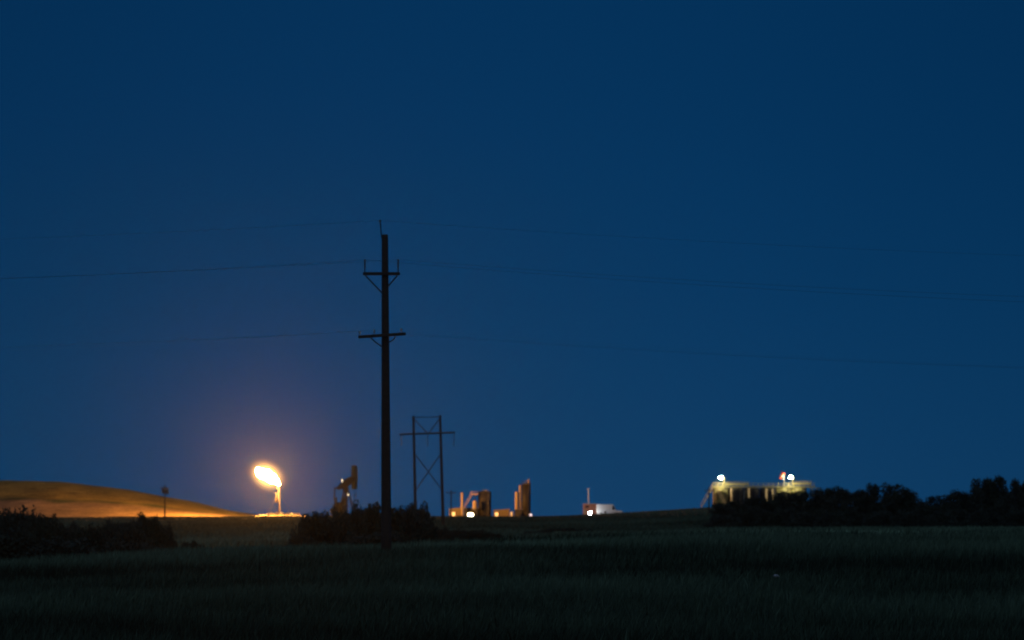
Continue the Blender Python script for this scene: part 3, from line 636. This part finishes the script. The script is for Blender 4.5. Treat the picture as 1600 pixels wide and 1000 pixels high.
for u, r0, r1, lb in ((1142.5, 763, 792, 'thick orange lit downpipe right of the leftmost tank'), (1169.6, 763, 790, 'downpipe between the left and middle shade-dark tanks'), (1196.6, 763, 790, 'downpipe between the middle and right shade-dark tanks'), (1206.5, 764, 788, 'thin downpipe on the face of the right shade-dark tank')):
    t = thing('downpipe', (X(u, D), D - .7, G(X(u, D), D - .7)), lb, 'pipe')
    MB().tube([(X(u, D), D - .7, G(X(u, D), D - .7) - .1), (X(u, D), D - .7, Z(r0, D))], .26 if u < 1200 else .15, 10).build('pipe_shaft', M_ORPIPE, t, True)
    for z_ in (Z(770, D), Z(781, D)): MB().cyl((X(u, D), D - .7, z_), .36 if u < 1200 else .22, .12, 10).build('flange', M_ORPIPE, t)
def flood(u, row, D, label, pu, prow):
    c = Vector((X(u, D), D, Z(row, D))); t = thing('floodlight', (X(pu, D), D, Z(prow, D)), label, 'floodlight', 'floodlights over the tank battery')
    MB().tube([(X(pu, D), D, Z(prow, D)), (X(pu, D), D, c.z - .1)], .09, 8).build('post', M_TAN, t)
    MB().tube([(X(pu, D), D, c.z - .15), (c.x, D, c.z - .15)], .07, 6).build('arm', M_TAN, t)
    o = MB()
    k_ = 14
    pts = [(c.x, D - .2, c.z - .42 + .0), (c.x, D - .2, c.z - .30), (c.x, D - .2, c.z), (c.x, D - .2, c.z + .12)]
    o.tube(pts, [.10, .30, .34, .12], k_); o.build('lens', M_LAMP, t, True)
    MB().tube([(c.x, D - .2, c.z + .14), (c.x, D - .2, c.z + .32)], [.36, .16], k_).build('lamp_hood', M_DSTEEL, t)
    return t
flood(1126, 745.5, D - 1.4, 'left bright floodlight on a post above the leftmost tank', 1131, 760)
flood(1235, 744.5, D - 1.4, 'right bright floodlight on a post next to the windsock', 1239, 760)
t = thing('windsock', (X(1224.3, D), D - .8, Z(762, D)), 'orange and white windsock drooping on a pole left of the right floodlight', 'windsock')
MB().tube([(X(1224.3, D), D - .8, Z(762, D)), (X(1224.3, D), D - .8, Z(739, D))], .09, 8).build('pole_shaft', M_STEEL, t)
sa, sb = Vector((X(1223.6, D), D - .85, Z(738.6, D))), Vector((X(1217.8, D), D - 1.0, Z(748.2, D)))
for i in range(5):
    f0, f1 = i / 5, (i + 1) / 5
    MB().tube([sa.lerp(sb, f0), sa.lerp(sb, f1)], [.50 - .2 * f0, .50 - .2 * f1], 12).build('sock_band', M_SOCK if i != 2 else M_SOCKW, t)
t = thing('pipe_rack', (X(1276, D), D + 2, G(X(1276, D), D + 2)), 'dim pipe rack at the far right end of the battery', 'pipe rack')
for u in (1270, 1276, 1281):
    MB().tube([(X(u, D), D + 2, G(X(u, D), D + 2)), (X(u, D), D + 2, Z(760 + (u - 1270) * .3, D))], .1, 6).build('post', M_TAN, t)
MB().tube([(X(1268, D), D + 2, Z(760, D)), (X(1281.5, D), D + 2, Z(763, D))], .1, 6).build('pipe_run', M_TAN, t)

# ------------------------------------------------------------------ trees and bushes
def leaf_mesh(name, blobs, n_, size, m, seed):
    r = np.random.default_rng(seed); bl = np.array(blobs); wt = (bl[:, 3] * bl[:, 4]); idx = r.choice(len(bl), n_, p=wt / wt.sum()); B = bl[idx]
    d = r.normal(size=(n_, 3)); d /= np.linalg.norm(d, axis=1)[:, None]
    rad = (0.25 + 0.8 * r.random(n_) ** .7)[:, None]
    c = B[:, :3] + d * rad * np.stack([B[:, 3], B[:, 3], B[:, 4]], -1)
    c[:, 2] = np.maximum(c[:, 2], .05)
    a = r.normal(size=(n_, 3)); a /= np.linalg.norm(a, axis=1)[:, None]; bb = np.cross(a, r.normal(size=(n_, 3))); bb /= np.linalg.norm(bb, axis=1)[:, None]
    sz = (size * (.6 + .8 * r.random(n_)))[:, None]
    P_ = np.stack([c - a * sz, c + bb * sz * .5, c + a * sz, c - bb * sz * .5], 1)
    f = np.arange(n_)[:, None] * 4 + np.array([0, 1, 2, 3])
    return np_mesh(name, P_.reshape(-1, 3), f, m)
def make_proto(kind, seed, m):
    r = random.Random(seed); blobs = []; limbs = MB()
    if kind == 'tree':      # unit height 1
        limbs.tube([(0, 0, -.03), (.01, 0, .2), (.0, .01, .45), (.02, 0, .72)], [.035, .028, .02, .008], 8)
        for i in range(16):
            an = r.uniform(0, 6.283); h = r.uniform(.3, .9); rr = r.uniform(.05, .30) * (1.15 - .6 * abs(h - .5)); q = r.uniform(.09, .17)
            p = (math.cos(an) * rr, math.sin(an) * rr, h); blobs.append((*p, q, q * r.uniform(.7, 1.0)))
            limbs.tube([(.01, 0, max(.15, h - .3)), (p[0] * .5, p[1] * .5, h - .12), p], [.014, .009, .004], 5)
        blobs.append((0, 0, .55, .24, .30)); blobs.append((r.uniform(-.05, .05), 0, .9, .10, .09)); n_ = 5200; sz = .028
        for i in range(5): blobs.append((r.uniform(-.3, .3), r.uniform(-.3, .3), r.uniform(.12, .28), .16, .14))
    else:
        for i in range(18):
            an = r.uniform(0, 6.283); rr = r.uniform(0, .75); h = r.uniform(.15, .80) * (1 - .35 * rr); q = r.uniform(.20, .30)
            p = (math.cos(an) * rr, math.sin(an) * rr, h); blobs.append((*p, q, q * .75))
            limbs.tube([(p[0] * .2, p[1] * .2, -.05), (p[0] * .6, p[1] * .6, h * .6), p], [.02, .012, .005], 5)
        for i in range(14):
            an = i * .45; blobs.append((math.cos(an) * .62, math.sin(an) * .62, r.uniform(.12, .30), .30, .26))
        blobs.append((0, 0, .45, .5, .34)); blobs.append((0, 0, .62, .42, .26))
        for i in range(9): blobs.append((math.cos(i * .7) * .38, math.sin(i * .7) * .38, .60, .24, .22))
        for i in range(7):
            an = r.uniform(0, 6.283); blobs.append((math.cos(an) * .35, math.sin(an) * .35, r.uniform(.66, .86), .16, .13))
        n_ = 9000; sz = .042
    lm = leaf_mesh(kind + '_leaves', blobs, n_, sz, m, seed)
    me = bpy.data.meshes.new(kind + '_wood'); me.from_pydata([tuple(v) for v in limbs.v], [], limbs.f); me.materials.append(M_BARK)
    return me, lm
TREES = [make_proto('tree', 20 + i, M_LEAF if i % 2 else M_LEAF2) for i in range(5)]
BUSH = [make_proto('bush', 50 + i, M_LEAF if i % 2 else M_LEAF2) for i in range(5)]
def plant(u, top, D, wpx, kind, label, cat, name, group, pi):
    x = X(u, D); z = G(x, D); h = Z(top, D) - z; wm = wpx * D / F
    proto = (TREES if kind == 'tree' else BUSH)[pi % 5]
    o = thing(name, (x, D, z - .05), label, cat, group)
    sx = wm / (.78 if kind == 'tree' else 1.7)
    o.scale = (sx, sx, h / (.98 if kind == 'tree' else .90)); o.rotation_euler = (0, 0, pi * 1.7)
    for nm, me_ in (('trunk' if kind == 'tree' else 'stems', proto[0]), ('crown' if kind == 'tree' else 'foliage', proto[1])):
        c = bpy.data.objects.new(nm, me_); COL.objects.link(c); c.parent = o
    return o
# trees behind the field on the right
GT = 'dark trees of the grove on the right'
rt = [(1128, 786, 640, 36), (1150, 782, 660, 40), (1172, 779, 700, 40), (1193, 777, 660, 42), (1214, 774, 690, 42), (1235, 770, 650, 44), (1256, 768, 700, 44), (1277, 765, 660, 46),
      (1297, 762, 690, 46), (1318, 764, 650, 44), (1340, 766, 700, 42), (1361, 755, 670, 40), (1392, 757, 680, 46), (1412, 764, 650, 38), (1426, 771, 690, 34), (1443, 785, 660, 40),
      (1463, 774, 700, 40), (1484, 773, 650, 40), (1505, 767, 680, 40), (1524, 762, 650, 34), (1538, 748, 690, 42), (1558, 743, 680, 46), (1585, 751, 660, 36), (1604, 750, 690, 44),
      (1575, 772, 640, 40), (1640, 755, 680, 60), (1680, 765, 670, 60)]
TL = ['small dark tree at the left end of the grove', 'dark tree in front of the gap between the first and second tanks', 'dark tree before the foot of the third tank', 'dark tree before the foot of the fourth tank',
      'dark tree left of the windsock, rising to the catwalk', 'dark tree right under the right floodlight', 'dark tree in front of the rightmost tank', 'dark tree in front of the dim pipe rack', 'dark tree just past the right end of the tank battery',
      'level topped dark tree between the battery and the two humps', 'low dark tree at the left foot of the two humps', 'dark tree rising as the left of two humps in the middle of the grove', 'dark tree rising as the right of two humps in the middle of the grove',
      'dark tree making the right shoulder of the two humps', 'dark tree sloping down into the dip of the grove', 'lowest tree, in the dip of the grove', 'dark tree on the right rim of the dip in the grove', 'dark tree halfway between the dip and the tallest tree',
      'dark tree at the left foot of the tallest pair', 'slim dark tree against the left side of the tallest pair', 'left tree of the tallest pair in the grove', 'tallest dark tree of the grove near its right end', 'dark tree right of the tallest one, beyond a gap of sky',
      'dark tree cut by the right edge of the picture', 'low dark tree filling the foot of the sky gap by the tallest tree']
for i, (u, tp, d_, wp) in enumerate(rt):
    lab = TL[i] if i < len(TL) else None
    o = plant(u, tp, d_, wp * 1.15, 'tree', lab or 'dark leafy tree merged into the grove right of the tank battery', 'tree', 'leafy_tree', None if lab else GT, i)
GU = 'low dark bushes along the foot of the grove'
for i, u in enumerate(range(1128, 1640, 24)):
    plant(u + (i * 7) % 9, 802 - (i * 5) % 11, 625 + (i * 13) % 30, 58, 'bush', 'low dark bush at the foot of the grove', 'bush', 'bush', GU, i)
# bushes behind the tall pole
for u, tp, d_, wp, lab in ((497, 802, 350, 90, 'rounded dark bush below the pumpjack'), (540, 795, 360, 80, 'dark bush between the rounded bush and the tall pole'), (572, 788, 350, 78, 'dark bush with upright tips just left of the tall pole'),
                           (625, 788, 345, 90, 'dark bush just right of the tall pole'), (652, 789, 355, 66, 'dark bush under the H shaped structure'), (598, 793, 340, 90, 'dark bush right behind the foot of the tall pole'),
                           (590, 830, 320, 120, 'low broad bush in front of the pole bushes'), (470, 833, 340, 60, 'low bush at the left edge of the pole bushes'), (668, 822, 335, 50, 'low bush at the right edge of the pole bushes')):
    plant(u, tp, d_, wp, 'bush', lab, 'bush', 'bush', None, int(u))
GL = 'dark bushes massed at the left edge'
for i, (u, tp, d_, wp) in enumerate(((-20, 796, 300, 100), (20, 794, 290, 80), (52, 797, 300, 64), (75, 808, 280, 60), (105, 818, 300, 70), (140, 822, 290, 80), (178, 813, 300, 66), (205, 810, 280, 74), (232, 805, 300, 64), (255, 820, 310, 50), (0, 830, 260, 160), (100, 840, 260, 140), (200, 842, 260, 120))):
    plant(u, tp, d_, wp, 'bush', 'dark bush massed with others at the left edge', 'bush', 'bush', GL, i + 3)
plant(301, 846, 300, 60, 'bush', 'small dark bush standing apart below the golden hill', 'bush', 'bush', None, 2)
plant(258, 850, 290, 60, 'bush', 'low bush between the left mass and the lone small bush', 'bush', 'bush', None, 1)
GS = 'low dark shrubs on the far slope'
for i, (u, tp, d_, wp) in enumerate(((835, 829, 560, 50), (860, 826, 565, 56), (890, 825, 570, 60), (915, 827, 560, 44), (935, 832, 550, 40), (715, 826, 480, 50), (745, 828, 470, 56), (690, 824, 460, 40), (770, 833, 480, 50), (1010, 836, 590, 40))):
    plant(u, tp, d_, wp, 'bush', 'low dark shrub on the slope below the tank site', 'shrub', 'shrub', GS, i)
x_ = X(1212, 131)
st = MB(); r_ = random.Random(3)
st.tube([(x_ - .16, 131, 0), (x_ - .08, 131, .02), (x_ + .05, 131, .03), (x_ + .17, 131, -.02)], [.03, .10, .085, .02], 8)
zs_ = G(x_, 131) + .40
for v in st.v: v.x = x_ + (v.x - x_) * .55; v.z *= .55
for v in st.v: v.z += zs_ ; v.x += r_.uniform(-.012, .012)
tag(st.build('paper_scrap', M_STONE), 'small pale scrap caught in the grass at lower right', 'litter')

# ------------------------------------------------------------------ air
hb = MB().box((0, 1150, 29), (1400, 2700, 122)); me = hb.build('haze', bpy.data.materials.new('thin_night_air'))
hm_ = me.data.materials[0]; hm_.use_nodes = True; n = hm_.node_tree; n.nodes.clear()
vo = n.nodes.new('ShaderNodeVolumePrincipled'); vo.inputs['Color'].default_value = (0.86, 0.88, 0.92, 1); vo.inputs['Density'].default_value = 0.9e-5; vo.inputs['Anisotropy'].default_value = 0.95
ou = n.nodes.new('ShaderNodeOutputMaterial'); n.links.new(vo.outputs[0], ou.inputs['Volume'])
tag(me, 'thin night air catching the glow of the flame', 'haze', kind='stuff')
